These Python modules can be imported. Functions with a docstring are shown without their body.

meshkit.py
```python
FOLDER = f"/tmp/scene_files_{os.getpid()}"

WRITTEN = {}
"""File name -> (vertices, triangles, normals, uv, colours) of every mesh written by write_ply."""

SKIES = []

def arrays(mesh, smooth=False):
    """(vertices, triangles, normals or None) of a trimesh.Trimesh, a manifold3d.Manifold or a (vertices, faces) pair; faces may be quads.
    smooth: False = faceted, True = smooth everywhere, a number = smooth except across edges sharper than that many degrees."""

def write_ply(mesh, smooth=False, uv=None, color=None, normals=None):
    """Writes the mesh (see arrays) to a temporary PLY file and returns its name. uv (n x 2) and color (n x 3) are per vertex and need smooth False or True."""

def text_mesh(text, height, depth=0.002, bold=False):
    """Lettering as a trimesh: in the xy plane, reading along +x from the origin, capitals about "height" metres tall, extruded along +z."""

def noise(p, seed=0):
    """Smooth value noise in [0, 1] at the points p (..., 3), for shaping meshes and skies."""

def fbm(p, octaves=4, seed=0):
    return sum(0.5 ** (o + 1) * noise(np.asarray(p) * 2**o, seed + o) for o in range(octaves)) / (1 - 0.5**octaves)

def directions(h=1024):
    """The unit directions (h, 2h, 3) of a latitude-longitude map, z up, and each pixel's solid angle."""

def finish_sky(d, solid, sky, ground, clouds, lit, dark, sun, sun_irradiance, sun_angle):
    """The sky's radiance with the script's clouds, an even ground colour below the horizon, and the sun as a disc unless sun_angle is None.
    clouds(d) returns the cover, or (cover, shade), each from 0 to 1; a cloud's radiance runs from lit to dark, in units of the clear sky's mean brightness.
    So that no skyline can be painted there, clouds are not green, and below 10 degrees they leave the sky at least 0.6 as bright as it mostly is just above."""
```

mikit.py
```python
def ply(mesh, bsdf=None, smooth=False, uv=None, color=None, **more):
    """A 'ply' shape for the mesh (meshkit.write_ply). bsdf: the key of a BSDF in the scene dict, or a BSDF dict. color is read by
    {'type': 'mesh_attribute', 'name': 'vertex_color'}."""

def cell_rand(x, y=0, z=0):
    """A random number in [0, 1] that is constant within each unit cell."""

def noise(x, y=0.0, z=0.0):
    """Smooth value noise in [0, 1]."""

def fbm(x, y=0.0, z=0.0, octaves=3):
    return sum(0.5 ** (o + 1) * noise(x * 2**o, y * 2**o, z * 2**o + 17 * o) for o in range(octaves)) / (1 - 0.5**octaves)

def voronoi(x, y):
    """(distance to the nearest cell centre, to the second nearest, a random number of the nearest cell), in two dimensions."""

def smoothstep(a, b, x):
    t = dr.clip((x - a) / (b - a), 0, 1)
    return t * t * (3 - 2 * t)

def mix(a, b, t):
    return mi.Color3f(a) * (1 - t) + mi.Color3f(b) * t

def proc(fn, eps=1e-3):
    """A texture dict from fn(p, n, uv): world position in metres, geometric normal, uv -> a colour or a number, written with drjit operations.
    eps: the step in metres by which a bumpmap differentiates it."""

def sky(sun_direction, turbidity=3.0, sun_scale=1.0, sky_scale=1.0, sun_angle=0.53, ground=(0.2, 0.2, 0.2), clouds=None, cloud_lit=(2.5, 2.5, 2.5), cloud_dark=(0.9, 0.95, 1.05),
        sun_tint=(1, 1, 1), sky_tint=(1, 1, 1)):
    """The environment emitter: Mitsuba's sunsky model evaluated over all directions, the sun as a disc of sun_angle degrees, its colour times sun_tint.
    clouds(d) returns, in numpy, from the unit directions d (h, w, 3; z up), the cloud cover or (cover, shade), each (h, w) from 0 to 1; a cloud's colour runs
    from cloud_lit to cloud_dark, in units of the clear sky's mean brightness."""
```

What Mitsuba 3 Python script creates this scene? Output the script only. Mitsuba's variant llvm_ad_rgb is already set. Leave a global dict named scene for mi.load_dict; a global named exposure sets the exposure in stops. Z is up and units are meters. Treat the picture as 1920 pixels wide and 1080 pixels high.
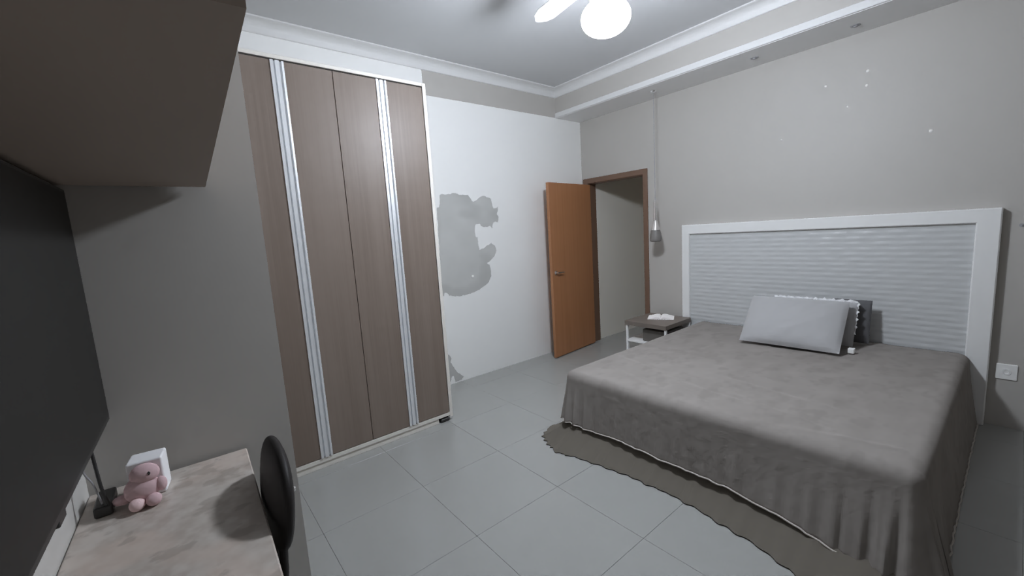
import math, random
import numpy as np, trimesh, manifold3d as m3
import drjit as dr, mitsuba as mi
import mikit, meshkit
from mikit import fbm, noise, smoothstep, mix
from shapely.geometry import Polygon, box as sbox
from shapely import affinity

T = mi.ScalarTransform4f
random.seed(7)
rng = np.random.default_rng(7)
scene, labels = {'type': 'scene'}, {}

# ------------------------------------------------------------------ camera, light, exposure
exposure = 0.0
CAM_H = 1.5
YAW, PITCH, ROLL = math.radians(38.951), math.radians(7.588), math.radians(-3.571)
FPX = 778.1
_f = np.array([math.sin(YAW) * math.cos(PITCH), math.cos(YAW) * math.cos(PITCH), -math.sin(PITCH)])
_r0 = np.array([math.cos(YAW), -math.sin(YAW), 0.0])
_u0 = np.cross(_r0, _f)
_u = math.cos(ROLL) * _u0 - math.sin(ROLL) * _r0
cam = np.array([0.0, 0.0, CAM_H])
scene['camera'] = {'type': 'perspective', 'fov': math.degrees(2 * math.atan(960 / FPX)), 'fov_axis': 'x', 'near_clip': 0.02,
                   'to_world': T().look_at(origin=cam.tolist(), target=(cam + _f).tolist(), up=_u.tolist())}
LAMP = (1.90, 1.44, 2.572)                     # globe of the ceiling fan, the room's only lamp
LAMP_RADIANCE = [238.0, 256.0, 284.0]

# ------------------------------------------------------------------ helpers
def rgb(*c):
    return {'type': 'rgb', 'value': list(c)}

def principled(color, rough=0.6, metallic=0.0, **kw):
    c = color if isinstance(color, dict) else rgb(*color)
    return {'type': 'twosided', 'bsdf': {'type': 'principled', 'base_color': c, 'roughness': rough, 'metallic': metallic, **kw}}

def add(key, mesh, bsdf, smooth=False, label=None, category=None, group=None, kind=None, **kw):
    scene[key] = mikit.ply(mesh, bsdf, smooth=smooth, **kw)
    tag(key, label, category, group, kind)
    return key

def tag(key, label=None, category=None, group=None, kind=None):
    d = {k: v for k, v in (('label', label), ('category', category), ('group', group), ('kind', kind)) if v}
    if d:
        labels[key] = d

def num(base, i):
    return base if i == 0 else f'{base}_{i:03d}'

def bx(x0, x1, y0, y1, z0, z1):
    m = trimesh.creation.box(extents=(x1 - x0, y1 - y0, z1 - z0))
    m.apply_translation(((x0 + x1) / 2, (y0 + y1) / 2, (z0 + z1) / 2))
    return m

def cbox(x0, x1, y0, y1, z0, z1, c=0.003):
    """box with chamfered edges (hull of three crossed boxes)"""
    c = min(c, (x1 - x0) / 3, (y1 - y0) / 3, (z1 - z0) / 3)
    p = np.vstack([bx(x0, x1, y0 + c, y1 - c, z0 + c, z1 - c).vertices, bx(x0 + c, x1 - c, y0, y1, z0 + c, z1 - c).vertices,
                   bx(x0 + c, x1 - c, y0 + c, y1 - c, z0, z1).vertices])
    return trimesh.convex.convex_hull(p)

def rbox(x0, x1, y0, y1, z0, z1, r=0.02, seg=12):
    s = m3.Manifold.sphere(r, seg)
    return to_tm(m3.Manifold.batch_hull([s.translate((x, y, z)) for x in (x0 + r, x1 - r) for y in (y0 + r, y1 - r) for z in (z0 + r, z1 - r)]))

def to_tm(m):
    k = m.to_mesh()
    return trimesh.Trimesh(np.array(k.vert_properties[:, :3]), np.array(k.tri_verts), process=False)

def to_mf(t):
    t = t.copy(); t.merge_vertices()
    return m3.Manifold(m3.Mesh(np.asarray(t.vertices, np.float32), np.asarray(t.faces, np.uint32)))

def union(*ms):
    return to_tm(m3.Manifold.batch_boolean([to_mf(m) for m in ms], m3.OpType.Add))

def cat(*ms):
    return trimesh.util.concatenate(list(ms))

def lathe(profile, seg=40, at=(0, 0, 0)):
    m = trimesh.creation.revolve(np.array(profile, float), sections=seg)
    m.apply_translation(at)
    return m

def tube(pts, r, seg=10, closed_ends=True):
    pts = np.asarray(pts, float)
    r = np.broadcast_to(r, len(pts))
    t = np.gradient(pts, axis=0); t /= np.linalg.norm(t, axis=1, keepdims=True)
    n = np.cross(t[0], [0.3, 0.2, 0.9] if abs(t[0] @ np.array([0.3, 0.2, 0.9])) < 0.95 else [1, 0, 0]); n /= np.linalg.norm(n)
    a = np.arange(seg) * 2 * np.pi / seg
    V = []
    for p, tt, rr in zip(pts, t, r):
        n = n - tt * (n @ tt); n /= np.linalg.norm(n)
        b = np.cross(tt, n)
        V.append(p + rr * (np.cos(a)[:, None] * n + np.sin(a)[:, None] * b))
    V = np.vstack(V + [pts[:1], pts[-1:]])
    F = []
    N = len(pts)
    for i in range(N - 1):
        for j in range(seg):
            k = (j + 1) % seg
            F += [[i * seg + j, i * seg + k, (i + 1) * seg + k], [i * seg + j, (i + 1) * seg + k, (i + 1) * seg + j]]
    for j in range(seg):
        k = (j + 1) % seg
        F += [[N * seg, k, j], [N * seg + 1, (N - 1) * seg + j, (N - 1) * seg + k]]
    return trimesh.Trimesh(V, F, process=False)

def curve(ctrl, n=24):
    """Catmull-Rom through the points"""
    c = np.asarray(ctrl, float)
    c = np.vstack([2 * c[0] - c[1], c, 2 * c[-1] - c[-2]])
    out = []
    segs = len(c) - 3
    for i in range(segs):
        p0, p1, p2, p3 = c[i:i + 4]
        for t in np.linspace(0, 1, max(2, n // segs), endpoint=False):
            out.append(0.5 * (2 * p1 + (p2 - p0) * t + (2 * p0 - 5 * p1 + 4 * p2 - p3) * t * t + (3 * p1 - p0 - 3 * p2 + p3) * t ** 3))
    out.append(c[-2])
    return np.array(out)

def extrude(poly, d):
    return trimesh.util.concatenate([trimesh.creation.extrude_polygon(g, d, engine='earcut') for g in getattr(poly, 'geoms', [poly])])

def placed(m, M):
    m = m.copy(); m.apply_transform(M); return m

def frame_xz(y):
    """polygon (x,z) extruded towards -y from the plane y"""
    return np.array([[1, 0, 0, 0], [0, 0, -1, y], [0, 1, 0, 0], [0, 0, 0, 1.0]])

def frame_yz(x):
    """polygon (y,z) extruded towards -x from the plane x"""
    return np.array([[0, 0, -1, x], [1, 0, 0, 0], [0, 1, 0, 0], [0, 0, 0, 1.0]])

def fixed(m):
    m = m.copy()
    if m.volume < 0:
        m.invert()
    return m

def solidify(V, F, t):
    """gives an open sheet a thickness t behind its surface, edges closed"""
    V, F = np.asarray(V, float), np.asarray(F)
    fn = np.cross(V[F[:, 1]] - V[F[:, 0]], V[F[:, 2]] - V[F[:, 0]])
    n = np.zeros_like(V)
    for k in range(3):
        np.add.at(n, F[:, k], fn)
    n /= np.maximum(np.linalg.norm(n, axis=1, keepdims=True), 1e-12)
    N = len(V)
    e = np.vstack([F[:, [0, 1]], F[:, [1, 2]], F[:, [2, 0]]])
    rev = {(b, a) for a, b in e.tolist()}
    rev = {tuple(x) for x in e.tolist()}
    bd = [(a, b) for a, b in e.tolist() if (b, a) not in rev]
    side = [[b, a, a + N] for a, b in bd] + [[b, a + N, b + N] for a, b in bd]
    return trimesh.Trimesh(np.vstack([V, V - n * t]), np.vstack([F, F[:, ::-1] + N, np.array(side)]), process=False)

# ------------------------------------------------------------------ materials
def wall_tone(a, b, s=1.3):
    a, b = mi.ScalarColor3f(*a), mi.ScalarColor3f(*b)
    return lambda p, n, uv: mix(a, b, fbm(p.x * s, p.y * s, p.z * s))

scene['paint_grey'] = principled(mikit.proc(wall_tone((0.42, 0.403, 0.378), (0.44, 0.422, 0.396))), 0.55)
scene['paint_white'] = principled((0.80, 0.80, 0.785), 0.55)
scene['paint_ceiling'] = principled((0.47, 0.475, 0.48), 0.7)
scene['plaster_white'] = principled((0.62, 0.62, 0.615), 0.5)

def bare(p, n, uv):
    t = fbm(p.x * 6, p.z * 6, 3.1)
    s = smoothstep(0.45, 0.62, fbm(p.x * 2.3 + 4, p.z * 3.5, 1.0))
    return mix((0.40, 0.40, 0.385), (0.50, 0.50, 0.485), t * 0.5 + s * 0.5)
scene['paint_low_bounce'] = principled((0.16, 0.14, 0.12), 0.6)  # dark tone picked to lower the bounce from the unseen front wall
scene['paint_corridor'] = principled((0.78, 0.75, 0.68), 0.6)
scene['paint_cream'] = principled((0.47, 0.455, 0.43), 0.6)
scene['bare_plaster'] = principled(mikit.proc(bare), 0.8)
scene['filler'] = principled((0.85, 0.84, 0.80), 0.7)

def tile_tone(p, n, uv):
    return mix((0.285, 0.287, 0.274), (0.305, 0.307, 0.294), fbm(p.x * 2.1, p.y * 2.1, 0.5))
scene['tile_polished'] = principled(mikit.proc(tile_tone), 0.28, specular=0.4)
scene['grout'] = principled((0.24, 0.24, 0.23), 0.9)

def oak(p, n, uv):
    g = fbm(p.x * 55, p.z * 1.3, 2.0, 3)
    f = noise(p.x * 240, p.z * 3.5, 5.0)
    w = noise(p.x * 9 + 0.6 * noise(p.z * 0.9, p.x * 2), p.z * 0.35, 7.0)
    t = smoothstep(0.2, 0.8, 0.35 * g + 0.15 * f + 0.5 * w)
    return mix((0.158, 0.122, 0.099), (0.200, 0.160, 0.134), t)
scene['wood_taupe'] = principled(mikit.proc(oak), 0.45, specular=0.35)
scene['melamine_white'] = principled((0.66, 0.63, 0.58), 0.4)
scene['aluminium'] = principled((0.70, 0.715, 0.73), 0.38, 0.35)
scene['chrome'] = principled((0.86, 0.86, 0.87), 0.12, 1.0)
scene['gap_dark'] = principled((0.03, 0.028, 0.026), 0.9)

def doorwood(p, n, uv):
    g = fbm(p.x * 42, p.z * 1.2, p.y * 8, 3)
    return mix((0.315, 0.138, 0.060), (0.375, 0.172, 0.082), g)
scene['wood_orange'] = principled(mikit.proc(doorwood), 0.4, specular=0.4)
scene['wood_frame'] = principled((0.150, 0.088, 0.058), 0.45)
scene['wood_dark'] = principled((0.145, 0.120, 0.102), 0.4)

def granite(p, n, uv):
    b = fbm(p.x * 9, p.y * 9, 0.7, 4)
    f = fbm(p.x * 34, p.y * 34, 4.0, 3)
    d = smoothstep(0.60, 0.72, fbm(p.x * 16 + 7, p.y * 22, 2.0, 4))
    c = mix((0.37, 0.32, 0.28), (0.47, 0.43, 0.39), smoothstep(0.3, 0.7, 0.6 * b + 0.4 * f))
    c = mix(c, (0.52, 0.42, 0.36), smoothstep(0.5, 0.75, fbm(p.x * 5 + 2, p.y * 5, 9.0)) * 0.5)
    return mix(c, (0.25, 0.215, 0.185), d * 0.45)
scene['granite'] = principled(mikit.proc(granite), 0.3)

def velvet(p, n, uv):
    a = fbm(p.x * 5, p.y * 7, p.z * 5, 4)
    b = smoothstep(0.5, 0.7, fbm(p.x * 11 + 3, p.y * 16, p.z * 9, 3))
    return mix(mix((0.195, 0.178, 0.164), (0.242, 0.223, 0.207), a), (0.165, 0.150, 0.137), b * 0.35)
def velvet_nap(p, n, uv):
    return fbm(p.x * 26, p.y * 38, p.z * 26, 3) * 0.003 + noise(p.x * 220, p.y * 220, p.z * 220) * 0.0008
scene['velvet'] = {'type': 'twosided', 'bsdf': {'type': 'bumpmap', 'arbitrary': {**mikit.proc(velvet_nap, 0.004)}, 'scale': 1.0,
                   'bsdf': {'type': 'principled', 'base_color': mikit.proc(velvet), 'roughness': 0.85, 'specular': 0.15}}}
scene['hem_thread'] = principled((0.42, 0.39, 0.36), 0.8)
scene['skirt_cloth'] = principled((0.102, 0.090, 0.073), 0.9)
scene['mattress_cloth'] = principled((0.6, 0.58, 0.55), 0.9)
scene['pillow_cloth'] = principled((0.37, 0.368, 0.37), 0.85)
scene['pillow_dark'] = principled((0.36, 0.36, 0.365), 0.85)
scene['pillow_shadow'] = principled((0.10, 0.10, 0.105), 0.85)  # shadow tone for the dark shape behind the pillows
scene['ruffle_cloth'] = principled((0.72, 0.72, 0.73), 0.8)
scene['lacquer_white'] = principled((0.74, 0.74, 0.73), 0.35)
scene['lacquer_panel'] = principled((0.52, 0.53, 0.53), 0.28)
scene['plastic_white'] = principled((0.82, 0.82, 0.80), 0.35)
scene['plastic_black'] = principled((0.022, 0.021, 0.020), 0.4)
scene['screen_glass'] = principled((0.012, 0.0115, 0.0105), 0.45, specular=0.3)
scene['leather_black'] = principled((0.016, 0.014, 0.013), 0.55, specular=0.25)
scene['cabinet_brown'] = principled((0.275, 0.222, 0.184), 0.55)
scene['plush_pink'] = principled((0.56, 0.395, 0.41), 0.95)
scene['plush_light'] = principled((0.74, 0.55, 0.55), 0.95)
scene['box_white'] = principled((0.80, 0.79, 0.80), 0.5)
scene['shade_satin'] = principled((0.50, 0.475, 0.45), 0.35, 0.3)
scene['cast_shadow_grey'] = principled((0.16, 0.15, 0.14), 0.5)
scene['paper'] = principled((0.80, 0.77, 0.75), 0.8)
scene['cover_dark'] = principled((0.10, 0.09, 0.08), 0.6)
scene['fan_white'] = principled((0.80, 0.80, 0.80), 0.4)
scene['cord_grey'] = principled((0.30, 0.30, 0.31), 0.6)

# ------------------------------------------------------------------ the room
XR, YB, ZC = 4.176, 3.609, 3.13           # right wall, back wall, ceiling
YF = -0.95                                # wall behind the camera
LO = np.array([-0.305, 1.85]); LA = math.radians(1.65)   # the left wall stands 1.65 degrees off square
def left(m, smooth=False):
    """local (u into the room, v along the wall towards the back, z) -> world"""
    M = np.eye(4)
    M[:2, 0] = [math.cos(LA), -math.sin(LA)]
    M[:2, 1] = [math.sin(LA), math.cos(LA)]
    M[:2, 3] = LO
    return placed(m, M)

ST = dict(kind='structure')
# floor: a screed with every polished tile laid on it
add('floor', bx(-0.75, 6.0, YF - 0.15, 3.80, -0.08, -0.006), 'grout', label='pale grey polished tile floor with thin joints', **ST)
P, GX, GY, J = 0.5775, 0.4245, 1.066, 0.0013
ti = 0
for i in range(-3, 10):
    for j in range(-4, 5):
        x0, x1 = max(GX + i * P + J / 2, -0.7), min(GX + (i + 1) * P - J / 2, 5.9)
        y0, y1 = max(GY + j * P + J / 2, YF), min(GY + (j + 1) * P - J / 2, 3.76)
        if x1 - x0 < 0.03 or y1 - y0 < 0.03 or (x0 > XR + 0.2 and (y1 < 2.3)):
            continue
        dz = rng.uniform(-0.0003, 0.0003)
        add('floor__' + num('tile', ti), cbox(x0, x1, y0, y1, -0.0075, dz, 0.0006), 'tile_polished')
        ti += 1

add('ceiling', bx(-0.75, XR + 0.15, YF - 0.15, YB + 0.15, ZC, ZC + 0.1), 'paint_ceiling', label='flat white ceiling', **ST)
add('wall_back', bx(0.285, XR + 0.14, YB, YB + 0.14, 0, ZC), 'paint_white', label='white back wall with a scraped bare patch', **ST)
add('wall_back__painted_band', bx(2.005, 3.748, YB - 0.003, YB + 0.01, 2.818, ZC - 0.06), 'paint_grey', label='grey painted band under the cornice')
patch = [(2.044,1.781),(2.074,1.784),(2.088,1.899),(2.11,1.918),(2.155,1.909),(2.21,1.915),(2.252,1.926),(2.306,1.91),(2.376,1.907),(2.419,1.904),(2.438,1.878),(2.464,1.842),
 (2.502,1.848),(2.549,1.879),(2.58,1.897),(2.612,1.901),(2.65,1.885),(2.695,1.882),(2.705,1.85),(2.71,1.817),(2.725,1.773),(2.76,1.775),(2.791,1.789),(2.785,1.75),(2.771,1.71),(2.791,1.678),
 (2.773,1.621),(2.74,1.63),(2.709,1.619),(2.695,1.561),(2.67,1.587),(2.63,1.575),(2.584,1.578),(2.547,1.595),(2.541,1.61),(2.48,1.606),(2.467,1.539),(2.472,1.478),(2.501,1.47),(2.5,1.39),
 (2.509,1.339),(2.564,1.354),(2.613,1.382),(2.67,1.401),(2.705,1.38),(2.722,1.349),(2.728,1.315),(2.719,1.285),(2.70,1.255),(2.672,1.238),(2.63,1.21),(2.589,1.194),(2.625,1.175),(2.633,1.152),
 (2.64,1.10),(2.64,1.048),(2.603,0.988),(2.529,0.946),(2.434,0.914),(2.313,0.894),(2.24,0.89),(2.169,0.896),(2.102,0.915),(2.071,0.952),(2.05,0.949),(2.04,0.915),(2.018,0.924),(2.03,1.235)]
# roughen the scraped outline a little between the corners
def ragged(pts, a, seed):
    r = np.random.default_rng(seed); out = []
    for (x0, y0), (x1, y1) in zip(pts, pts[1:] + pts[:1]):
        n = max(1, int(math.hypot(x1 - x0, y1 - y0) / 0.018))
        for k in range(n):
            t = k / n
            out.append((x0 + (x1 - x0) * t + r.uniform(-a, a), y0 + (y1 - y0) * t + r.uniform(-a, a)))
    return Polygon(out).buffer(0)
add('wall_back__bare_patch', fixed(placed(extrude(ragged(patch, 0.004, 1), 0.003), frame_xz(YB + 0.001))), 'bare_plaster', label='grey scraped plaster patch')
low = [(2.0,0.33),(2.052,0.307),(2.066,0.267),(2.051,0.229),(2.071,0.198),(2.096,0.149),(2.133,0.097),(2.195,0.043),(2.162,0.016),(2.089,0.012),(2.078,0.08),(2.054,0.081),(2.03,0.012),(1.99,0.012)]
add('wall_back__bare_patch_001', fixed(placed(extrude(ragged(low, 0.003, 2), 0.003), frame_xz(YB + 0.001))), 'bare_plaster', label='peeling plaster patch at the foot of the wall')
add('wall_back__filler_spot', lathe([(0, 0.004), (0.009, 0.0035), (0.013, 0.001), (0.014, -0.002), (0, -0.002)], 14), 'filler', to_world=T().translate([2.40, YB - 0.003, 1.075]).rotate([1, 0, 0], 90))

# right wall with the doorway
DY0, DY1, DZ = 2.725, 3.51, 2.045
add('wall_right', union(bx(XR, XR + 0.14, YF - 0.1, DY0 - 0.02, 0, ZC), bx(XR, XR + 0.14, DY1 + 0.02, YB + 0.02, 0, ZC), bx(XR, XR + 0.14, DY0 - 0.1, DY1 + 0.1, DZ + 0.02, ZC)),
    'paint_grey', label='grey wall behind the bed', **ST)
for i, (y, z, r) in enumerate([(0.805, 2.527, .010), (0.807, 2.425, .009), (1.061, 2.493, .008), (0.447, 2.02, .010), (1.363, 2.147, .006), (0.917, 2.302, .006)]):
    add('wall_right__' + num('filler_spot', i), lathe([(0, 0.003), (r * .7, 0.0025), (r, 0.0), (0, -0.001)], 12), 'filler', to_world=T().translate([XR, y, z]).rotate([0, 1, 0], -90))
add('wall_left', left(bx(-0.14, 0, -2.95, 0.1, 0, ZC)), 'paint_cream', label='pale wall behind the television and desk', **ST)
add('wall_niche', bx(-0.75, 0.285, 1.85, YB + 0.14, 0, ZC), 'paint_grey', label='grey wall between the desk and the wardrobe', **ST)
add('wall_front', bx(-0.75, XR + 0.14, YF - 0.14, YF, 0, ZC), 'paint_low_bounce', label='unseen wall behind the camera, darkened to cut bounce light', **ST)
# dropped beam along the right wall
add('ceiling_beam', bx(3.748, XR + 0.02, YF, YB, 2.82, ZC), 'paint_grey', label='grey dropped beam along the right wall under the ceiling', **ST)
add('ceiling_beam__soffit', bx(3.752, XR - .001, YF, YB - .001, 2.812, 2.824), 'plaster_white', label='white underside board')
add('trim_1', cbox(3.735, 3.753, YF, YB, 2.816, 2.868, 0.003), 'plaster_white', label='white strip along the lower edge of the beam', **ST)
# cornice: cove profile (distance from the wall, height below the ceiling)
prof = [(0, 0), (0.088, 0), (0.088, -0.010), (0.080, -0.014)] + [(0.016 + 0.064 * (1 - math.sin(a)), -0.014 - 0.058 * (1 - math.cos(a))) for a in np.linspace(0.12, math.pi / 2, 9)] + [(0.012, -0.088), (0.006, -0.092), (0, -0.092)]
cp = Polygon([(a, b) for a, b in prof]).buffer(0)
def cornice_x(x0, x1, y):      # on a wall facing -y
    m = extrude(cp, x1 - x0)
    return fixed(placed(m, np.array([[0, 0, 1, x0], [-1, 0, 0, y], [0, 1, 0, ZC], [0, 0, 0, 1.0]])))
def cornice_y(y0, y1, x):      # on a wall facing -x
    m = extrude(cp, y1 - y0)
    return fixed(placed(m, np.array([[-1, 0, 0, x], [0, 0, 1, y0], [0, 1, 0, ZC], [0, 0, 0, 1.0]])))
add('trim_2', cornice_x(0.285, 3.748, YB), 'plaster_white', smooth=30, label='white cove cornice along the back wall', **ST)
add('trim_3', cornice_y(YF, YB - 0.0, 3.748), 'plaster_white', smooth=30, label='white cove cornice along the beam', **ST)
# corridor beyond the door
add('wall_corridor_left', bx(XR + 0.14, 5.9, 3.54, 3.66, 0, 2.6), 'paint_corridor', label='corridor wall seen through the doorway', **ST)
add('wall_corridor_end', bx(5.8, 5.92, 2.2, 3.6, 0, 2.6), 'paint_corridor', label='end wall of the corridor', **ST)
add('wall_corridor_right', bx(XR + 0.14, 5.9, 2.2, 2.32, 0, 2.6), 'paint_corridor', label='right wall of the corridor', **ST)
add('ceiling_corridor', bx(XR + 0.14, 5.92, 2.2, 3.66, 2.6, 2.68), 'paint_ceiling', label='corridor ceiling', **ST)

# ------------------------------------------------------------------ door
x0, x1 = XR - 0.014, XR + 0.152
lin = union(bx(XR - 0.002, XR + 0.142, DY0 - 0.03, DY0, 0, DZ + 0.03), bx(XR - 0.002, XR + 0.142, DY1, DY1 + 0.03, 0, DZ + 0.03), bx(XR - 0.002, XR + 0.142, DY0 - 0.03, DY1 + 0.03, DZ, DZ + 0.03))
cas = union(cbox(x0, XR + 0.002, DY0 - 0.062, DY0 - 0.004, 0, DZ + 0.066, .004), cbox(x0, XR + 0.002, DY1 + 0.004, DY1 + 0.075, 0, DZ + 0.066, .004), cbox(x0, XR + 0.002, DY0 - 0.062, DY1 + 0.075, DZ + 0.004, DZ + 0.066, .004))
add('door_1__frame', lin, 'wood_frame')
add('door_1__casing', cas, 'wood_frame', label='dark brown casing')
tag('door_1', 'open orange-brown wooden door in a dark frame', kind='structure')
H0 = np.array([4.155, 3.495]); LA_D = math.radians(6.0); LW = 0.83
ud = np.array([-math.cos(LA_D), -math.sin(LA_D)]); nd = np.array([math.sin(LA_D), -math.cos(LA_D)])   # along the leaf, and towards the camera
DM = np.eye(4); DM[:2, 0] = ud; DM[:2, 1] = -nd; DM[:2, 3] = H0      # local x along leaf, local y away from the camera
def dl(m): return fixed(placed(m, DM))
add('door_1__leaf', dl(cbox(0.01, LW, -0.036, 0, 0.012, 2.03, .002)), 'wood_orange', label='orange-brown wooden leaf')
hz = 1.01
add('door_1__leaf__handle', dl(cat(placed(lathe([(0, 0), (0.024, 0), (0.024, 0.006), (0.010, 0.008), (0.010, 0.045), (0, 0.045)], 20), np.array([[1, 0, 0, LW - .06], [0, 0, -1, -0.036], [0, 1, 0, hz], [0, 0, 0, 1.0]])),
    tube([(LW - .055, -.076, hz), (LW - .09, -.078, hz + .001), (LW - .17, -.074, hz - .003)], [.010, .010, .007], 10))), 'chrome', smooth=35, label='chrome lever handle')
for i, z in enumerate((0.25, 1.05, 1.8)):
    add('door_1__leaf__' + num('hinge', i), dl(tube([(0.004, -0.018, z - .045), (0.004, -0.018, z), (0.004, -0.018, z + .045)], .006, 8)), 'chrome', smooth=35)

# ------------------------------------------------------------------ wardrobe
YW = 2.888
def W(k, *a, **kw): add('wardrobe__' + k, *a, **kw)
tag('wardrobe', 'tall two-door wardrobe in taupe wood with full-height aluminium strips', 'wardrobe')
W('side_panel', cbox(1.5975, 1.626, YW, YB - 0.01, 0.03, 2.638, .002), 'melamine_white', label='off-white side panel')
W('side_panel_001', cbox(0.292, 0.3195, YW, YB - 0.01, 0.03, 2.638, .002), 'melamine_white', label='off-white side panel')
W('top_panel', cbox(0.32, 1.5975, YW + .001, YB - 0.01, 2.6145, 2.638, .002), 'melamine_white', label='off-white top panel')
W('bottom_panel', cbox(0.32, 1.5975, YW + .001, YB - 0.01, 0.045, 0.074, .002), 'melamine_white', label='off-white bottom edge')
W('back_panel', bx(0.31, 1.60, YB - 0.03, YB - 0.012, 0.07, 2.62), 'melamine_white')
W('plinth', cbox(0.30, 1.50, YW + .012, YW + .032, 0.0, 0.046, .002), 'melamine_white', label='off-white plinth')
W('foot', cbox(1.515, 1.60, YW + .006, YW + .07, 0.0, 0.031, .008), 'plastic_black', label='dark foot')
for i, (a, b) in enumerate(((0.3215, 0.9535), (0.957, 1.5905))):
    d = num('door', i)
    c = (0.636, 1.278)[i]
    w = 0.037
    # two boards held by the aluminium profile
    W(d, cat(cbox(a, c - w + .004, YW - .002, YW + .017, 0.079, 2.603, .0015), cbox(c + w - .004, b, YW - .002, YW + .017, 0.079, 2.603, .0015)), 'wood_taupe')
    pr = Polygon([(-w, 0), (-w, .008), (-w + .017, .009), (-w + .0185, -.008), (-w + .0255, -.008), (-w + .027, .007), (-w + .050, .0075), (-w + .0515, -.008), (-w + .0605, -.008), (-w + .062, .008), (w, .007), (w, 0), (w, -.012), (-w, -.012)])
    m = extrude(pr, 2.524)
    W(d + '__strip', fixed(placed(m, np.array([[1, 0, 0, c], [0, -1, 0, YW - .002], [0, 0, 1, 0.079], [0, 0, 0, 1.0]]))), 'aluminium', label='brushed aluminium strip with grooves')
W('shadow_gap', bx(0.32, 1.597, YW + .02, YW + .024, 0.075, 2.613), 'gap_dark')

# ------------------------------------------------------------------ headboard
def HB(k, *a, **kw): add('headboard__' + k, *a, **kw)
tag('headboard', 'wide white framed headboard with a rippled panel standing behind the bed', 'headboard')
XH = 4.108
HB('frame', union(cbox(XH, XR - .003, 2.157, 2.238, 0.0, 1.466, .006), cbox(XH, XR - .003, 0.086, 0.197, 0.0, 1.466, .006), cbox(XH, XR - .003, 0.086, 2.238, 1.372, 1.466, .006)), 'lacquer_white', label='smooth white frame')
ny, nz = 196, 240
yy, zz = np.meshgrid(np.linspace(0.19, 2.165, ny), np.linspace(0.30, 1.38, nz), indexing='xy')
row = zz / 0.0415
hgt = (0.5 + 0.5 * np.cos(2 * np.pi * (row + 0.02 * np.sin(2 * np.pi * yy / 0.175)))) ** 0.8 * (0.62 + 0.38 * np.cos(2 * np.pi * yy / 0.175 + 2.4 * np.sin(np.round(row) * 1.9)))
V = np.stack([XH + 0.026 - 0.0030 * hgt, yy, zz], -1).reshape(-1, 3)
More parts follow.
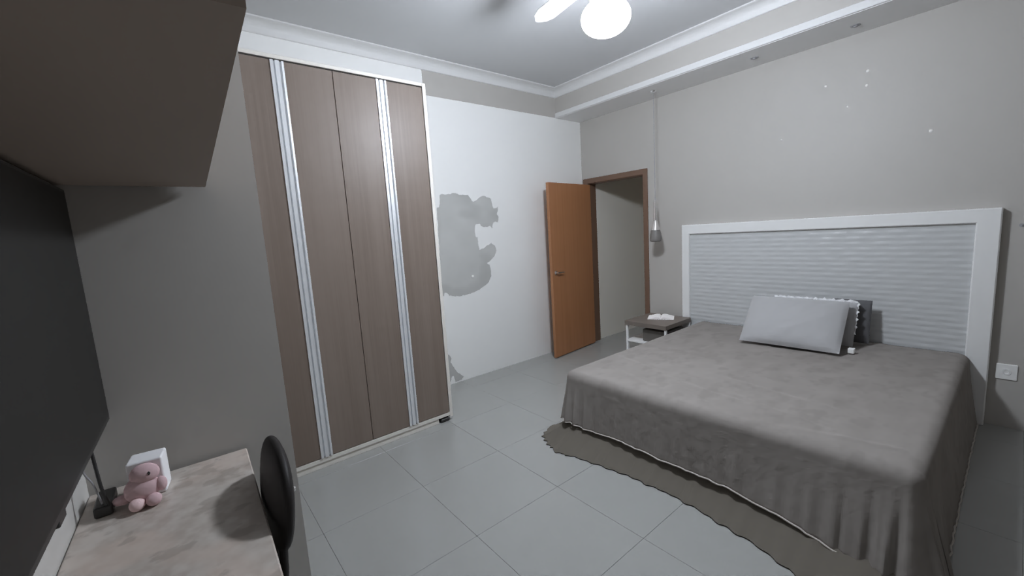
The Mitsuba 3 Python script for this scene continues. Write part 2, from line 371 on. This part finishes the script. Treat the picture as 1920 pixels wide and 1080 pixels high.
I = np.arange(ny * nz).reshape(nz, ny)
F = np.vstack([np.stack([I[:-1, :-1], I[1:, :-1], I[1:, 1:]], -1).reshape(-1, 3), np.stack([I[:-1, :-1], I[1:, 1:], I[:-1, 1:]], -1).reshape(-1, 3)])
HB('panel', solidify(V, F, 0.012), 'lacquer_panel', smooth=40, label='light grey rippled panel')

# ------------------------------------------------------------------ bed and its covers
BX0, BX1, BY0, BY1, BZ = 2.09, 4.095, 0.17, 2.05, 0.487
tag('bed', 'low king-size bed base and mattress under the taupe blanket', 'bed')
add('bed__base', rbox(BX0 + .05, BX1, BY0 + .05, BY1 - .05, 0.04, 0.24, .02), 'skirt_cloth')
add('bed__mattress', rbox(BX0 + .03, BX1, BY0 + .03, BY1 - .03, 0.235, BZ - .014, .04), 'mattress_cloth', smooth=40)
for i, (x, y) in enumerate(((BX0 + .2, BY0 + .2), (BX0 + .2, BY1 - .2), (BX1 - .2, BY0 + .2), (BX1 - .2, BY1 - .2))):
    add('bed__' + num('leg', i), cbox(x - .03, x + .03, y - .03, y + .03, 0, .045, .004), 'plastic_black')

def ring(x0, x1, y0, y1, step, nc):
    """points and outward directions along near side, foot and far side of a rectangle, with fans at the two corners; s = length run"""
    pts = []
    for x in np.linspace(x1, x0, int((x1 - x0) / step)): pts.append((x, y0, -math.pi / 2))
    for a in np.linspace(-math.pi / 2, -math.pi, nc)[1:-1]: pts.append((x0, y0, a))
    for y in np.linspace(y0, y1, int((y1 - y0) / step)): pts.append((x0, y, math.pi))
    for a in np.linspace(math.pi, math.pi / 2, nc)[1:-1]: pts.append((x0, y1, a))
    for x in np.linspace(x0, x1, int((x1 - x0) / step)): pts.append((x, y1, math.pi / 2))
    p = np.array(pts)
    s = np.concatenate([[0], np.cumsum(np.maximum(np.hypot(*np.diff(p[:, :2], axis=0).T), 0.035))])
    return p[:, :2], np.stack([np.cos(p[:, 2]), np.sin(p[:, 2])], 1), s, p[:, 2]

def sm(a, b, x):
    t = np.clip((x - a) / (b - a), 0, 1); return t * t * (3 - 2 * t)

# blanket: top sheet continued by a hanging ring
RC = 0.055
def top_z(x, y):
    p = np.stack([x * 3.1, y * 3.6, np.zeros_like(x)], -1)
    w = (meshkit.fbm(p, 4, 3) - 0.5) * 0.016 + (meshkit.fbm(np.stack([x * 9, y * 13, x * 0], -1), 3, 8) - 0.5) * 0.010
    # soft creases running along the foot end
    c = 0
    for k, (x0, y0, l, a) in enumerate([(2.30, 1.62, .30, .35), (2.42, 1.35, .34, .2), (2.36, 1.05, .40, .1), (2.34, .72, .35, .3), (2.24, .42, .22, -.2), (2.55, 1.75, .25, .3), (2.62, .95, .35, .15), (2.28, 1.20, .22, .5)]):
        d = (x - x0) - math.tan(a) * (y - y0)
        c = c + 0.007 * np.exp(-(d / 0.022) ** 2) * np.exp(-((y - y0) / l) ** 2) - 0.004 * np.exp(-((d - .04) / 0.025) ** 2) * np.exp(-((y - y0) / l) ** 2)
    rc = np.random.default_rng(21)
    for k in range(22):          # fine creases, mostly in the foot half
        x0, y0, l, a = BX0 + .10 + abs(rc.normal(0, .38)), rc.uniform(BY0 + .15, BY1 - .1), rc.uniform(.06, .18), rc.uniform(-.25, .5)
        d = (x - x0) - math.tan(a) * (y - y0) - .02 * np.sin((y - y0) * 9 + k)
        c = c + rc.uniform(.002, .0045) * (np.exp(-(d / 0.013) ** 2) - .7 * np.exp(-((d - .022) / 0.014) ** 2)) * np.exp(-((y - y0) / l) ** 2)
    edge = np.minimum(np.minimum(x - BX0, y - BY0), BY1 - y)
    return (w + c) * sm(0, 0.12, edge)
ix0, iy0, iy1 = BX0 + RC, BY0 + RC, BY1 - RC
base, dirs, S, ang = ring(ix0, BX1, iy0, iy1, 0.0125, 15)
gx, gy = np.linspace(BX1, ix0, int((BX1 - ix0) / 0.0125)), np.linspace(iy0, iy1, int((iy1 - iy0) / 0.0125))
X, Y = np.meshgrid(gx, gy, indexing='ij')
top = np.stack([X, Y, BZ + top_z(X, Y)], -1)
tv = top.reshape(-1, 3)
n_s = len(S)
Lx, Ly = BX1 - ix0, iy1 - iy0
s_foot0, s_foot1 = S[np.argmax(ang <= -math.pi + 1e-6)], None
foot = np.abs(np.cos(ang)); isnear = np.sin(ang) < -0.02; isfar = np.sin(ang) > 0.02
yrel = (base[:, 1] - iy0) / Ly
hang = np.where(isnear & (foot < .5), 0.415, np.where(isfar & (foot < .5), 0.33, 0.305 + 0.06 * sm(0.42, 0.02, yrel)))
hang = np.convolve(np.pad(hang, 12, mode='edge'), np.ones(25) / 25, 'valid')
hang += 0.016 * (meshkit.fbm(np.stack([S * 3.0, S * 0, S * 0 + 2], -1), 3, 5) - .5) * 2
flare = np.where(isnear & (foot < .5), 0.055, np.where(isfar & (foot < .5), 0.05, 0.020 + 0.050 * sm(0.45, 0.02, yrel)))
flare = np.convolve(np.pad(flare, 12, mode='edge'), np.ones(25) / 25, 'valid')
corner = np.exp(-((np.hypot(base[:, 0] - ix0, base[:, 1] - iy0)) / 0.20) ** 2) + np.exp(-((np.hypot(base[:, 0] - ix0, base[:, 1] - iy1)) / 0.20) ** 2)
flare = flare + 0.02 * corner
fold = (np.sin(S * 2 * np.pi / 0.23 + 2.2 * meshkit.noise(np.stack([S * 1.7, S * 0, S * 0], -1), 4)) * 0.5 + (meshkit.fbm(np.stack([S * 5.0, S * 0, S * 0 + 1], -1), 3, 6) - .5) * 1.6) * (0.004 + 0.018 * corner) + np.sin(S * 2 * np.pi / 0.13 + 5 * meshkit.noise(np.stack([S * 6, S * 0, S * 0 + 3], -1), 12)) * 0.008 * corner
rows = []
for phi in np.linspace(0, np.pi / 2, 7)[1:]:
    rows.append(np.column_stack([base + dirs * (RC * math.sin(phi)), np.full(n_s, BZ - RC * (1 - math.cos(phi)))]))
for t in np.linspace(0, 1, 27)[1:]:
    off = RC + flare * (t ** 1.2) + fold * sm(0, 0.9, t)
    z = BZ - RC - hang * t
    rows.append(np.column_stack([base + dirs * off[:, None], z]))
edge_i = []                         # top-grid vertex nearest each ring base point (the ring starts on the grid border)
nX, nY = len(gx), len(gy)
for (bx_, by_) in base:
    i = int(round((BX1 - bx_) / Lx * (nX - 1))); j = int(round((by_ - iy0) / Ly * (nY - 1)))
    edge_i.append(i * nY + j)
edge_i = np.array(edge_i)
off0 = len(tv)
Vb = np.vstack([tv] + rows)
G = np.arange(nX * nY).reshape(nX, nY)
Fb = [np.stack([G[:-1, :-1], G[:-1, 1:], G[1:, 1:]], -1).reshape(-1, 3), np.stack([G[:-1, :-1], G[1:, 1:], G[1:, :-1]], -1).reshape(-1, 3)]
prev = edge_i
for k in range(len(rows)):
    cur = off0 + k * n_s + np.arange(n_s)
    a, b, c, d = prev[:-1], prev[1:], cur[1:], cur[:-1]
    Fb += [np.stack([a, c, b], -1), np.stack([a, d, c], -1)]
    prev = cur
Fb = np.vstack(Fb)
ok = (Fb[:, 0] != Fb[:, 1]) & (Fb[:, 1] != Fb[:, 2]) & (Fb[:, 0] != Fb[:, 2])
Fb = Fb[ok]
fn = np.cross(Vb[Fb[0, 1]] - Vb[Fb[0, 0]], Vb[Fb[0, 2]] - Vb[Fb[0, 0]])
if fn[2] < 0: Fb[: 2 * (nX - 1) * (nY - 1)] = Fb[: 2 * (nX - 1) * (nY - 1), ::-1]
q = Fb[-5]; cn = np.cross(Vb[q[1]] - Vb[q[0]], Vb[q[2]] - Vb[q[0]])
if cn[1] < 0: Fb[2 * (nX - 1) * (nY - 1):] = Fb[2 * (nX - 1) * (nY - 1):, ::-1]
tag('blanket', 'taupe velvet blanket spread over the bed and hanging at its foot', 'blanket')
add('blanket__cloth', solidify(Vb, Fb, 0.007), 'velvet', smooth=True)
add('blanket__hem', tube((rows[-1] + np.column_stack([dirs * 0.003, np.full(n_s, -.001)]))[::2], 0.0045, 6), 'hem_thread', smooth=True, label='pale stitched hem')

# bed skirt: gathered cloth from under the blanket to the floor
base2, dirs2, S2, ang2 = ring(BX0 + .06, BX1, BY0 + .045, BY1 - .045, 0.016, 15)
foot2 = np.abs(np.cos(ang2)) > .5
near2 = (np.sin(ang2) < -.5)
fl = np.where(foot2, 0.165, np.where(near2, 0.02, 0.07))
fl = fl + np.where(foot2, 0.13 * ((base2[:, 1] - 1.2) / 0.75) ** 2, 0)
fl = np.convolve(np.pad(fl, 14, mode='edge'), np.ones(29) / 29, 'valid')
cfar = np.exp(-((np.hypot(base2[:, 0] - BX0 - .06, base2[:, 1] - BY1 + .045)) / 0.16) ** 2)
wav = (np.sin(S2 * 2 * np.pi / 0.19 + 3 * meshkit.noise(np.stack([S2 * 2, S2 * 0, S2 * 0], -1), 9)) * 0.006 + (meshkit.fbm(np.stack([S2 * 6, S2 * 0, S2 * 0], -1), 3, 2) - .5) * 0.028) * (np.where(near2, 0.3, 1)) + np.sin(S2 * 2 * np.pi / 0.075) * 0.013 * cfar
rows2 = []
for t in np.linspace(0, 1, 22):
    o = 0.02 + fl * t ** 4 + wav * t ** 1.5 + 0.01 * cfar * t
    rows2.append(np.column_stack([base2 + dirs2 * o[:, None], np.full(len(S2), 0.30 * (1 - t) + 0.007)]))
V2 = np.vstack(rows2); m_ = len(S2)
R_ = np.arange(len(rows2) * m_).reshape(len(rows2), m_)
F2 = np.vstack([np.stack([R_[:-1, :-1], R_[1:, 1:], R_[:-1, 1:]], -1).reshape(-1, 3), np.stack([R_[:-1, :-1], R_[1:, :-1], R_[1:, 1:]], -1).reshape(-1, 3)])
cn = np.cross(V2[F2[-5, 1]] - V2[F2[-5, 0]], V2[F2[-5, 2]] - V2[F2[-5, 0]])
if cn[1] < 0: F2 = F2[:, ::-1]
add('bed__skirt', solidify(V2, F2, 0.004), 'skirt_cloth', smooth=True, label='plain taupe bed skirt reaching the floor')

# pillows
def pillow(w, h, t, nx=44, nz=34, seed=1, sag=0.0):
    """local: x across (width), y depth (front is -y), z up the pillow; closed mesh"""
    u, v = np.meshgrid(np.linspace(-1, 1, nx), np.linspace(-1, 1, nz), indexing='xy')
    prof_ = ((1 - np.abs(u) ** 2.6) * (1 - np.abs(v) ** 2.6)).clip(0) ** 0.55
    pin = 1 - 0.07 * (np.abs(u) ** 2) * (1 - np.abs(v) ** 4)
    pin2 = 1 - 0.06 * (np.abs(v) ** 2) * (1 - np.abs(u) ** 4)
    x, z = u * w / 2 * pin2, v * h / 2 * pin
    wr = (meshkit.fbm(np.stack([u * 2.2, v * 2.2, u * 0 + seed], -1), 3, seed) - .5) * 0.02 + np.sin(u * 14 + v * 3) * 0.003 * np.exp(-((v + .75) / .25) ** 2)
    f = t / 2 * prof_ * (1 - 0.25 * v * sag) + wr * prof_
    fr = np.stack([x, -f, z], -1).reshape(-1, 3); bk = np.stack([x, f, z], -1).reshape(-1, 3)
    G = np.arange(nx * nz).reshape(nz, nx)
    A = np.vstack([np.stack([G[:-1, :-1], G[:-1, 1:], G[1:, 1:]], -1).reshape(-1, 3), np.stack([G[:-1, :-1], G[1:, 1:], G[1:, :-1]], -1).reshape(-1, 3)])
    m = trimesh.Trimesh(np.vstack([fr, bk]), np.vstack([A, A[:, ::-1] + nx * nz]), process=False)
    return m
def pillow_place(m, base_pt, lean, yaw):
    """base_pt: middle of the lower edge; front faces -x; lean back from vertical towards +x"""
    h2 = (m.vertices[:, 2].max() - m.vertices[:, 2].min()) / 2
    m = m.copy(); m.vertices[:, 2] += h2
    R1 = trimesh.transformations.rotation_matrix(-lean, [1, 0, 0])
    R2 = trimesh.transformations.rotation_matrix(-math.pi / 2 + yaw, [0, 0, 1])
    M = trimesh.transformations.translation_matrix(base_pt) @ R2 @ R1
    return placed(m, M), M, h2
pm, PM, ph = pillow(0.66, 0.44, 0.15, seed=3), None, None
pm, PM, ph = pillow_place(pm, (3.535, 1.095, BZ + .022), math.radians(42), math.radians(2))
add('pillow__pillow_form', pm, 'pillow_cloth', smooth=60)
tag('pillow', 'plump light grey pillow lying in front on the bed', 'pillow')
pb, PB, pbh = pillow_place(pillow(0.585, 0.335, 0.11, seed=5), (3.80, 1.035, BZ + .02), math.radians(22), math.radians(1))
add('pillow_001__pillow_form', pb, 'pillow_dark', smooth=60)
tag('pillow_001', 'darker grey ruffled pillow propped behind the light one', 'pillow')
# white frilled edge of the rear pillow: small gathers along its top and right side
fr = []
hw, hh = 0.288, 0.335
edge = [(-hw + .02 + k * 0.0145, hh - .004) for k in range(39)] + [(hw - .012, hh - .012 - k * .0145) for k in range(17)]
Ew = []
for k, (a, b) in enumerate(edge):
    ph_ = math.sin(k * 1.7) * 0.010
    nx_, nz_ = (0, 1) if k < 39 else (1, 0)
    L = 0.022 + 0.009 * math.sin(k * 2.3) * math.sin(k * .7)
    Ew.append([(a, 0.0, b), (a + nx_ * L * .5, ph_ * .6, b + nz_ * L * .5), (a + nx_ * L, ph_, b + nz_ * L)])
Ew = np.array(Ew); nE = len(Ew)
R_ = np.arange(nE * 3).reshape(nE, 3)
FE = np.vstack([np.stack([R_[:-1, :-1], R_[1:, :-1], R_[1:, 1:]], -1).reshape(-1, 3), np.stack([R_[:-1, :-1], R_[1:, 1:], R_[:-1, 1:]], -1).reshape(-1, 3)])
ruf = solidify(Ew.reshape(-1, 3), FE, 0.003)
add('pillow_001__ruffle', placed(ruf, PB), 'ruffle_cloth', smooth=50, label='white frilled edge')
# dark pillow shape added to stand for the shadow right of the stack
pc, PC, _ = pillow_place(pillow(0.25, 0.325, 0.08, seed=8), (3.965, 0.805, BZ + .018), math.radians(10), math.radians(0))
add('pillow_form__cover', pc, 'pillow_shadow', smooth=60)
tag('pillow_form', 'dark shape added for the shadow at the right end behind the pillows', 'pillow_form')
add('small_box', cbox(3.655, 3.695, 0.705, 0.742, BZ + .006, BZ + .042, .003), 'plastic_white', label='tiny white box lying beside the pillows on the bed', category='box')

# ------------------------------------------------------------------ nightstand, book
def NS(k, *a, **kw): add('nightstand__' + k, *a, **kw)
tag('nightstand', 'open nightstand with a dark top and white legs between doorway and bed', 'nightstand')
nx0, nx1, ny0, ny1, nzt = 3.61, 4.10, 2.135, 2.61, 0.508
NS('top', cbox(nx0, nx1, ny0, ny1, nzt - .045, nzt, .003), 'wood_dark', label='dark wood top')
for i, (x, y) in enumerate(((nx0 + .012, ny1 - .018), (nx0 + .012, ny0 + .015), (nx1 - .03, ny1 - .018), (nx1 - .03, ny0 + .015))):
    NS(num('leg', i), cbox(x, x + .022, y - .011, y + .011, 0, nzt - .045, .002), 'lacquer_white', label='slim white leg')
NS('shelf', cbox(nx0 + .012, nx1 - .01, ny0 + .005, ny1 - .008, .285, .303, .002), 'lacquer_white', label='white shelf')
NS('shelf_001', cbox(nx0 + .012, nx1 - .01, ny0 + .005, ny1 - .008, .07, .088, .002), 'lacquer_white', label='white shelf')
add('storage_box', rbox(nx0 + .06, nx1 - .10, ny0 + .03, ny0 + .30, .3035, .43, .012), 'cover_dark', smooth=40, label='dark box on the upper shelf inside the nightstand', category='box')
# open book, pages arched
bk = []
def page_block(sgn):
    u = np.linspace(0, 1, 14)
    z = 0.004 + 0.022 * np.sin(np.pi * u ** 0.6) * (1 - .45 * u)
    top_ = np.column_stack([sgn * u * 0.125, z]); bot = np.column_stack([sgn * u[::-1] * 0.125, np.full(14, 0.0015)])
    pg = Polygon(np.vstack([top_, bot])).buffer(0)
    m = extrude(pg, 0.19)
    return fixed(placed(m, np.array([[1, 0, 0, 0], [0, 0, 1, -.095], [0, 1, 0, 0], [0, 0, 0, 1.0]])))
BM = trimesh.transformations.translation_matrix((3.925, 2.375, nzt + .0005)) @ trimesh.transformations.rotation_matrix(math.radians(118), [0, 0, 1])
add('book__pages', placed(page_block(1), BM), 'paper', smooth=40)
add('book__pages_001', placed(page_block(-1), BM), 'paper', smooth=40)
add('book__cover', placed(cbox(-.13, .13, -.098, .098, 0, .0018, .0005), BM), 'paper')
tag('book', 'open book with pale pages lying on the nightstand', 'book')

# ------------------------------------------------------------------ wall plates
def plate(root, y, z, w, h, label, cat_, inner):
    add(root + '__plate', rbox(XR - .009, XR + .004, y - w / 2, y + w / 2, z - h / 2, z + h / 2, .004, 8), 'plastic_white', smooth=35)
    add(root + '__' + inner[0], inner[1], inner[2], smooth=35)
    tag(root, label, cat_)
plate('light_switch', 1.590, 1.075, .070, .112, 'white light switch on the grey wall left of the headboard', 'light switch', ('rocker', rbox(XR - .0125, XR - .006, 1.590 - .020, 1.590 + .020, 1.075 - .038, 1.075 + .038, .003, 8), 'lacquer_white'))
plate('wall_outlet', 0.008, 0.383, .095, .105, 'white power outlet low on the wall right of the headboard', 'outlet', ('socket', placed(lathe([(0.0, .002), (.010, .002), (.012, .006), (.021, .006), (.022, 0), (0, 0)], 24), np.array([[0, 0, -1, XR - .006], [1, 0, 0, .008], [0, 1, 0, .383], [0, 0, 0, 1.0]])), 'lacquer_white'))
add('wall_hook', cat(placed(lathe([(0, 0), (.012, 0), (.012, .004), (0, .004)], 16), np.array([[0, 0, -1, XR + .001], [1, 0, 0, .004], [0, 1, 0, 1.348], [0, 0, 0, 1.0]])), tube(curve([(XR - .003, .004, 1.348), (XR - .022, .002, 1.346), (XR - .026, .0, 1.356)], 10), .003, 8)), 'cord_grey', smooth=40, label='small hook on the right wall beside the headboard', category='hook')

# ------------------------------------------------------------------ pendant and empty ceiling roses under the beam
px_, py_ = 3.93, 2.425
tag('pendant_lamp', 'slender cone pendant hanging on a thin cord between door and headboard', 'pendant lamp')
add('pendant_lamp__canopy', lathe([(0, 2.822), (.030, 2.822), (.030, 2.812), (.022, 2.798), (0, 2.798)], 24, (px_, py_, 0)), 'chrome', smooth=35)
add('pendant_lamp__cord', tube([(px_, py_, 2.80), (px_, py_, 2.2), (px_, py_, 1.735)], .0032, 8), 'cord_grey', smooth=40)
add('pendant_lamp__neck', lathe([(0, 1.745), (.007, 1.744), (.010, 1.70), (.014, 1.62), (.019, 1.535), (0, 1.535)], 24, (px_, py_, 0)), 'chrome', smooth=35, label='chrome tip')
add('pendant_lamp__shade', lathe([(0, 1.534), (.019, 1.534), (.034, 1.48), (.046, 1.435), (0, 1.435)], 32, (px_, py_, 0)), 'shade_satin', smooth=35, label='pale satin cone')
add('pendant_lamp__shadow_end', lathe([(0, 1.434), (.046, 1.434), (.056, 1.385), (.060, 1.345), (.056, 1.322), (.045, 1.315), (0, 1.315)], 32, (px_, py_, 0)), 'cast_shadow_grey', smooth=35, label='lower end coloured as the pendant shadow')  # dark end stands in for the shadow the pendant throws on the wall
for i, (x, y) in enumerate(((3.955, 1.503), (3.985, 0.848))):
    add(num('ceiling_rose', i), cat(lathe([(0, 2.822), (.034, 2.822), (.034, 2.815), (.026, 2.808), (.014, 2.808), (.013, 2.802), (0, 2.802)], 24, (x, y, 0))), 'cord_grey', smooth=35,
        label=('small grey fitting under the beam above the middle of the headboard', 'small grey fitting under the beam, nearest the right edge')[i], category='ceiling fitting', group='empty fittings under the beam')

# ------------------------------------------------------------------ ceiling fan with the lamp
fx, fy = LAMP[0], LAMP[1]
tag('ceiling_fan', 'white ceiling fan with a glowing round lamp at the top', 'ceiling fan')
add('ceiling_fan__canopy', lathe([(0, ZC + .001), (.065, ZC + .001), (.062, ZC - .03), (.03, ZC - .06), (0, ZC - .06)], 32, (fx, fy, 0)), 'fan_white', smooth=35)
add('ceiling_fan__rod', tube([(fx, fy, ZC - .055), (fx, fy, ZC - .15), (fx, fy, 2.87)], .012, 12), 'fan_white', smooth=40)
add('ceiling_fan__motor', lathe([(0, 2.88), (.05, 2.878), (.095, 2.86), (.105, 2.83), (.105, 2.79), (.09, 2.76), (.06, 2.74), (.06, 2.70), (0, 2.70)], 40, (fx, fy, 0)), 'fan_white', smooth=35)
tip = np.array([1.98, 2.03]) - np.array([fx, fy])
a0 = math.atan2(tip[1], tip[0])
bl = extrude(Polygon([(.17, -.045), (.21, -.055), (.50, -.060), (.56, -.044), (.602, -.008), (.602, .008), (.56, .044), (.50, .060), (.21, .055), (.17, .045)]), .007)
for i in range(3):
    a = a0 + i * 2 * math.pi / 3
    M = trimesh.transformations.translation_matrix((fx, fy, 2.812)) @ trimesh.transformations.rotation_matrix(a, [0, 0, 1]) @ trimesh.transformations.rotation_matrix(math.radians(11), [1, 0, 0])
    add('ceiling_fan__' + num('blade', i), placed(bl, M), 'fan_white')
    add('ceiling_fan__' + num('blade', i) + '__bracket', placed(cbox(.085, .235, -.017, .017, -.004, .0, .001), M), 'fan_white')
add('ceiling_fan__lamp_holder', lathe([(0, 2.705), (.075, 2.705), (.08, 2.69), (.08, 2.665), (0, 2.665)], 32, (fx, fy, 0)), 'fan_white', smooth=35)
gl = trimesh.creation.icosphere(subdivisions=3, radius=1.0)
gl.vertices *= [.128, .128, .088]
gl.apply_translation(LAMP)
scene['ceiling_fan__globe'] = {**mikit.ply(gl, principled((0.9, 0.9, 0.9), 0.5), smooth=True), 'emitter': {'type': 'area', 'radiance': rgb(*LAMP_RADIANCE)}}
tag('ceiling_fan__globe', 'glowing white globe')

# ------------------------------------------------------------------ television, wall cabinet, desk
tag('television', 'large dark flat television hanging on the left wall above the desk', 'television')
tv0, tv1, tz0, tz1 = -1.235, -0.012, 0.982, 1.712
add('television__body', left(cbox(.045, .083, tv0, tv1, tz0, tz1, .004)), 'plastic_black')
add('television__screen', left(bx(.0825, .0842, tv0 + .012, tv1 - .010, tz0 + .018, tz1 - .012)), 'screen_glass', label='switched-off screen')
add('television__sensor', left(cbox(.060, .081, -.66, -.605, tz0 - .014, tz0 + .002, .002)), 'plastic_black', label='small sensor bump')
add('television__wall_bracket', left(cbox(0.001, .047, -.85, -.40, 1.2, 1.5, .004)), 'plastic_black')
tag('wall_cabinet', 'brown overhead cabinet above the television, reaching to the top of the picture', 'cabinet')
cu, cv0, cv1, cz0, cz1 = .430, -1.36, -0.006, 1.725, 2.35
add('wall_cabinet__body', left(union(bx(.002, cu - .02, cv0, cv1, cz0, cz1), bx(.002, cu, cv0, cv1, cz0, cz0 + .018))), 'cabinet_brown')
for i in range(2):
    add('wall_cabinet__' + num('door', i), left(cbox(cu - .0195, cu, cv0 + .002 + i * .678, cv0 + .674 + i * .678, cz0 + .020, cz1, .002)), 'cabinet_brown')
tag('desk', 'long desk with a beige speckled granite top along the left wall', 'desk')
add('desk__top', left(cbox(.002, .432, -1.45, -.01, .718, .75, .004)), 'granite', label='beige speckled granite top')
add('desk__side_panel', left(cbox(.02, .42, -.065, -.035, 0, .718, .002)), 'melamine_white')
add('desk__side_panel_001', left(cbox(.02, .42, -1.42, -1.39, 0, .718, .002)), 'melamine_white')
add('desk__back_panel', left(cbox(.004, .02, -1.40, -.04, .45, .718, .001)), 'melamine_white')

# small things on the desk
add('power_adapter', rbox(-.272, -.230, 1.648, 1.775, .7503, .782, .006), 'plastic_black', smooth=35, label='flat dark box on the desk below the television', category='adapter')
add('cable', tube(curve([(-.262, 1.70, 1.02), (-.255, 1.685, .93), (-.246, 1.66, .83), (-.236, 1.655, .777)], 24), .0042, 8), 'plastic_black', smooth=True, label='thick black cable running down from the television to the dark box', category='cable')
add('cable_001', tube(curve([(-.285, 1.67, 1.02), (-.277, 1.665, .90), (-.262, 1.665, .85), (-.252, 1.67, .777)], 24), .0024, 8), 'cord_grey', smooth=True, label='thin grey cable hanging beside the thick black one', category='cable')
tcx, tcy = -.147, 1.715
BXM = trimesh.transformations.translation_matrix((tcx, tcy, .7503)) @ trimesh.transformations.rotation_matrix(math.radians(-8), [0, 0, 1])
add('gift_box', placed(rbox(-.044, .044, -.030, .050, 0, .118, .006), BXM), 'box_white', smooth=35, label='small white box standing on the desk behind the pink plush', category='box')
tag('plush_toy', 'pink plush toy sitting in front of the white box on the desk', 'plush toy')
def ell(c, r, sub=3, seed=None):
    m = trimesh.creation.icosphere(subdivisions=sub, radius=1.0)
    if seed is not None:
        m.vertices *= (1 + 0.05 * (meshkit.fbm(m.vertices * 3, 3, seed) - .5))[:, None] * 1.0
    m.vertices *= r
    m.apply_translation(c)
    return placed(m, BXM)
add('plush_toy__body', union(ell((-.004, -.067, .048), (.043, .034, .042), 3, 1), ell((.006, -.064, .092), (.036, .030, .030), 3, 2)), 'plush_pink', smooth=True)
add('plush_toy__foot', ell((-.014, -.101, .018), (.019, .022, .0185), 3, 3), 'plush_light', smooth=True, label='pale round foot')
add('plush_toy__foot_001', ell((.024, -.096, .018), (.019, .021, .0185), 3, 4), 'plush_pink', smooth=True)
add('plush_toy__arm', ell((-.052, -.060, .026), (.026, .015, .015), 3, 5), 'plush_pink', smooth=True)
add('plush_toy__arm_001', ell((.042, -.069, .050), (.014, .017, .022), 3, 6), 'plush_pink', smooth=True)
add('plush_toy__eye', ell((.022, -.0905, .100), (.0032, .003, .0055), 2), 'plastic_black', smooth=True)

# ------------------------------------------------------------------ desk chair
tag('desk_chair', 'black desk chair with a padded oval back pulled up to the desk', 'chair')
cy = 1.40
bm = trimesh.creation.icosphere(subdivisions=4, radius=1.0)
v = bm.vertices
v = np.sign(v) * np.abs(v) ** np.array([0.8, 0.86, 0.86])
v = v * np.array([.030, .190, .152])
bm.vertices = v
tilt = math.atan2(.042, .36)
M = trimesh.transformations.translation_matrix((.154, cy, .764)) @ trimesh.transformations.rotation_matrix(tilt, [0, 1, 0])
add('desk_chair__backrest', placed(bm, M), 'leather_black', smooth=True, label='padded oval backrest')
for i, s in enumerate((-1, 1)):
    add('desk_chair__' + num('back_support', i), tube(curve([(.150, cy + s * .06, .68), (.142, cy + s * .06, .58), (.134, cy + s * .06, .51), (.102, cy + s * .06, .447), (.03, cy + s * .06, .430), (-.06, cy + s * .06, .428)], 30), .012, 10), 'leather_black', smooth=True)
add('desk_chair__bolt', placed(lathe([(0, .006), (.006, .005), (.009, 0), (0, 0)], 16), np.array([[0, 0, 1, .186], [1, 0, 0, cy - .10], [0, 1, 0, .80], [0, 0, 0, 1.0]])), 'chrome', smooth=40, label='shiny bolt')
add('desk_chair__seat', rbox(-.215, .105, cy - .205, cy + .205, .438, .485, .022), 'leather_black', smooth=40)
for i, (x, y) in enumerate(((-.18, cy - .16), (-.18, cy + .16), (.075, cy - .16), (.075, cy + .16))):
    ox = .02 if x > 0 else -.02
    add('desk_chair__' + num('leg', i), tube([(x, y, .44), (x + ox * .5, y, .2), (x + ox, y, 0.002)], [.014, .012, .010], 10), 'leather_black', smooth=40)
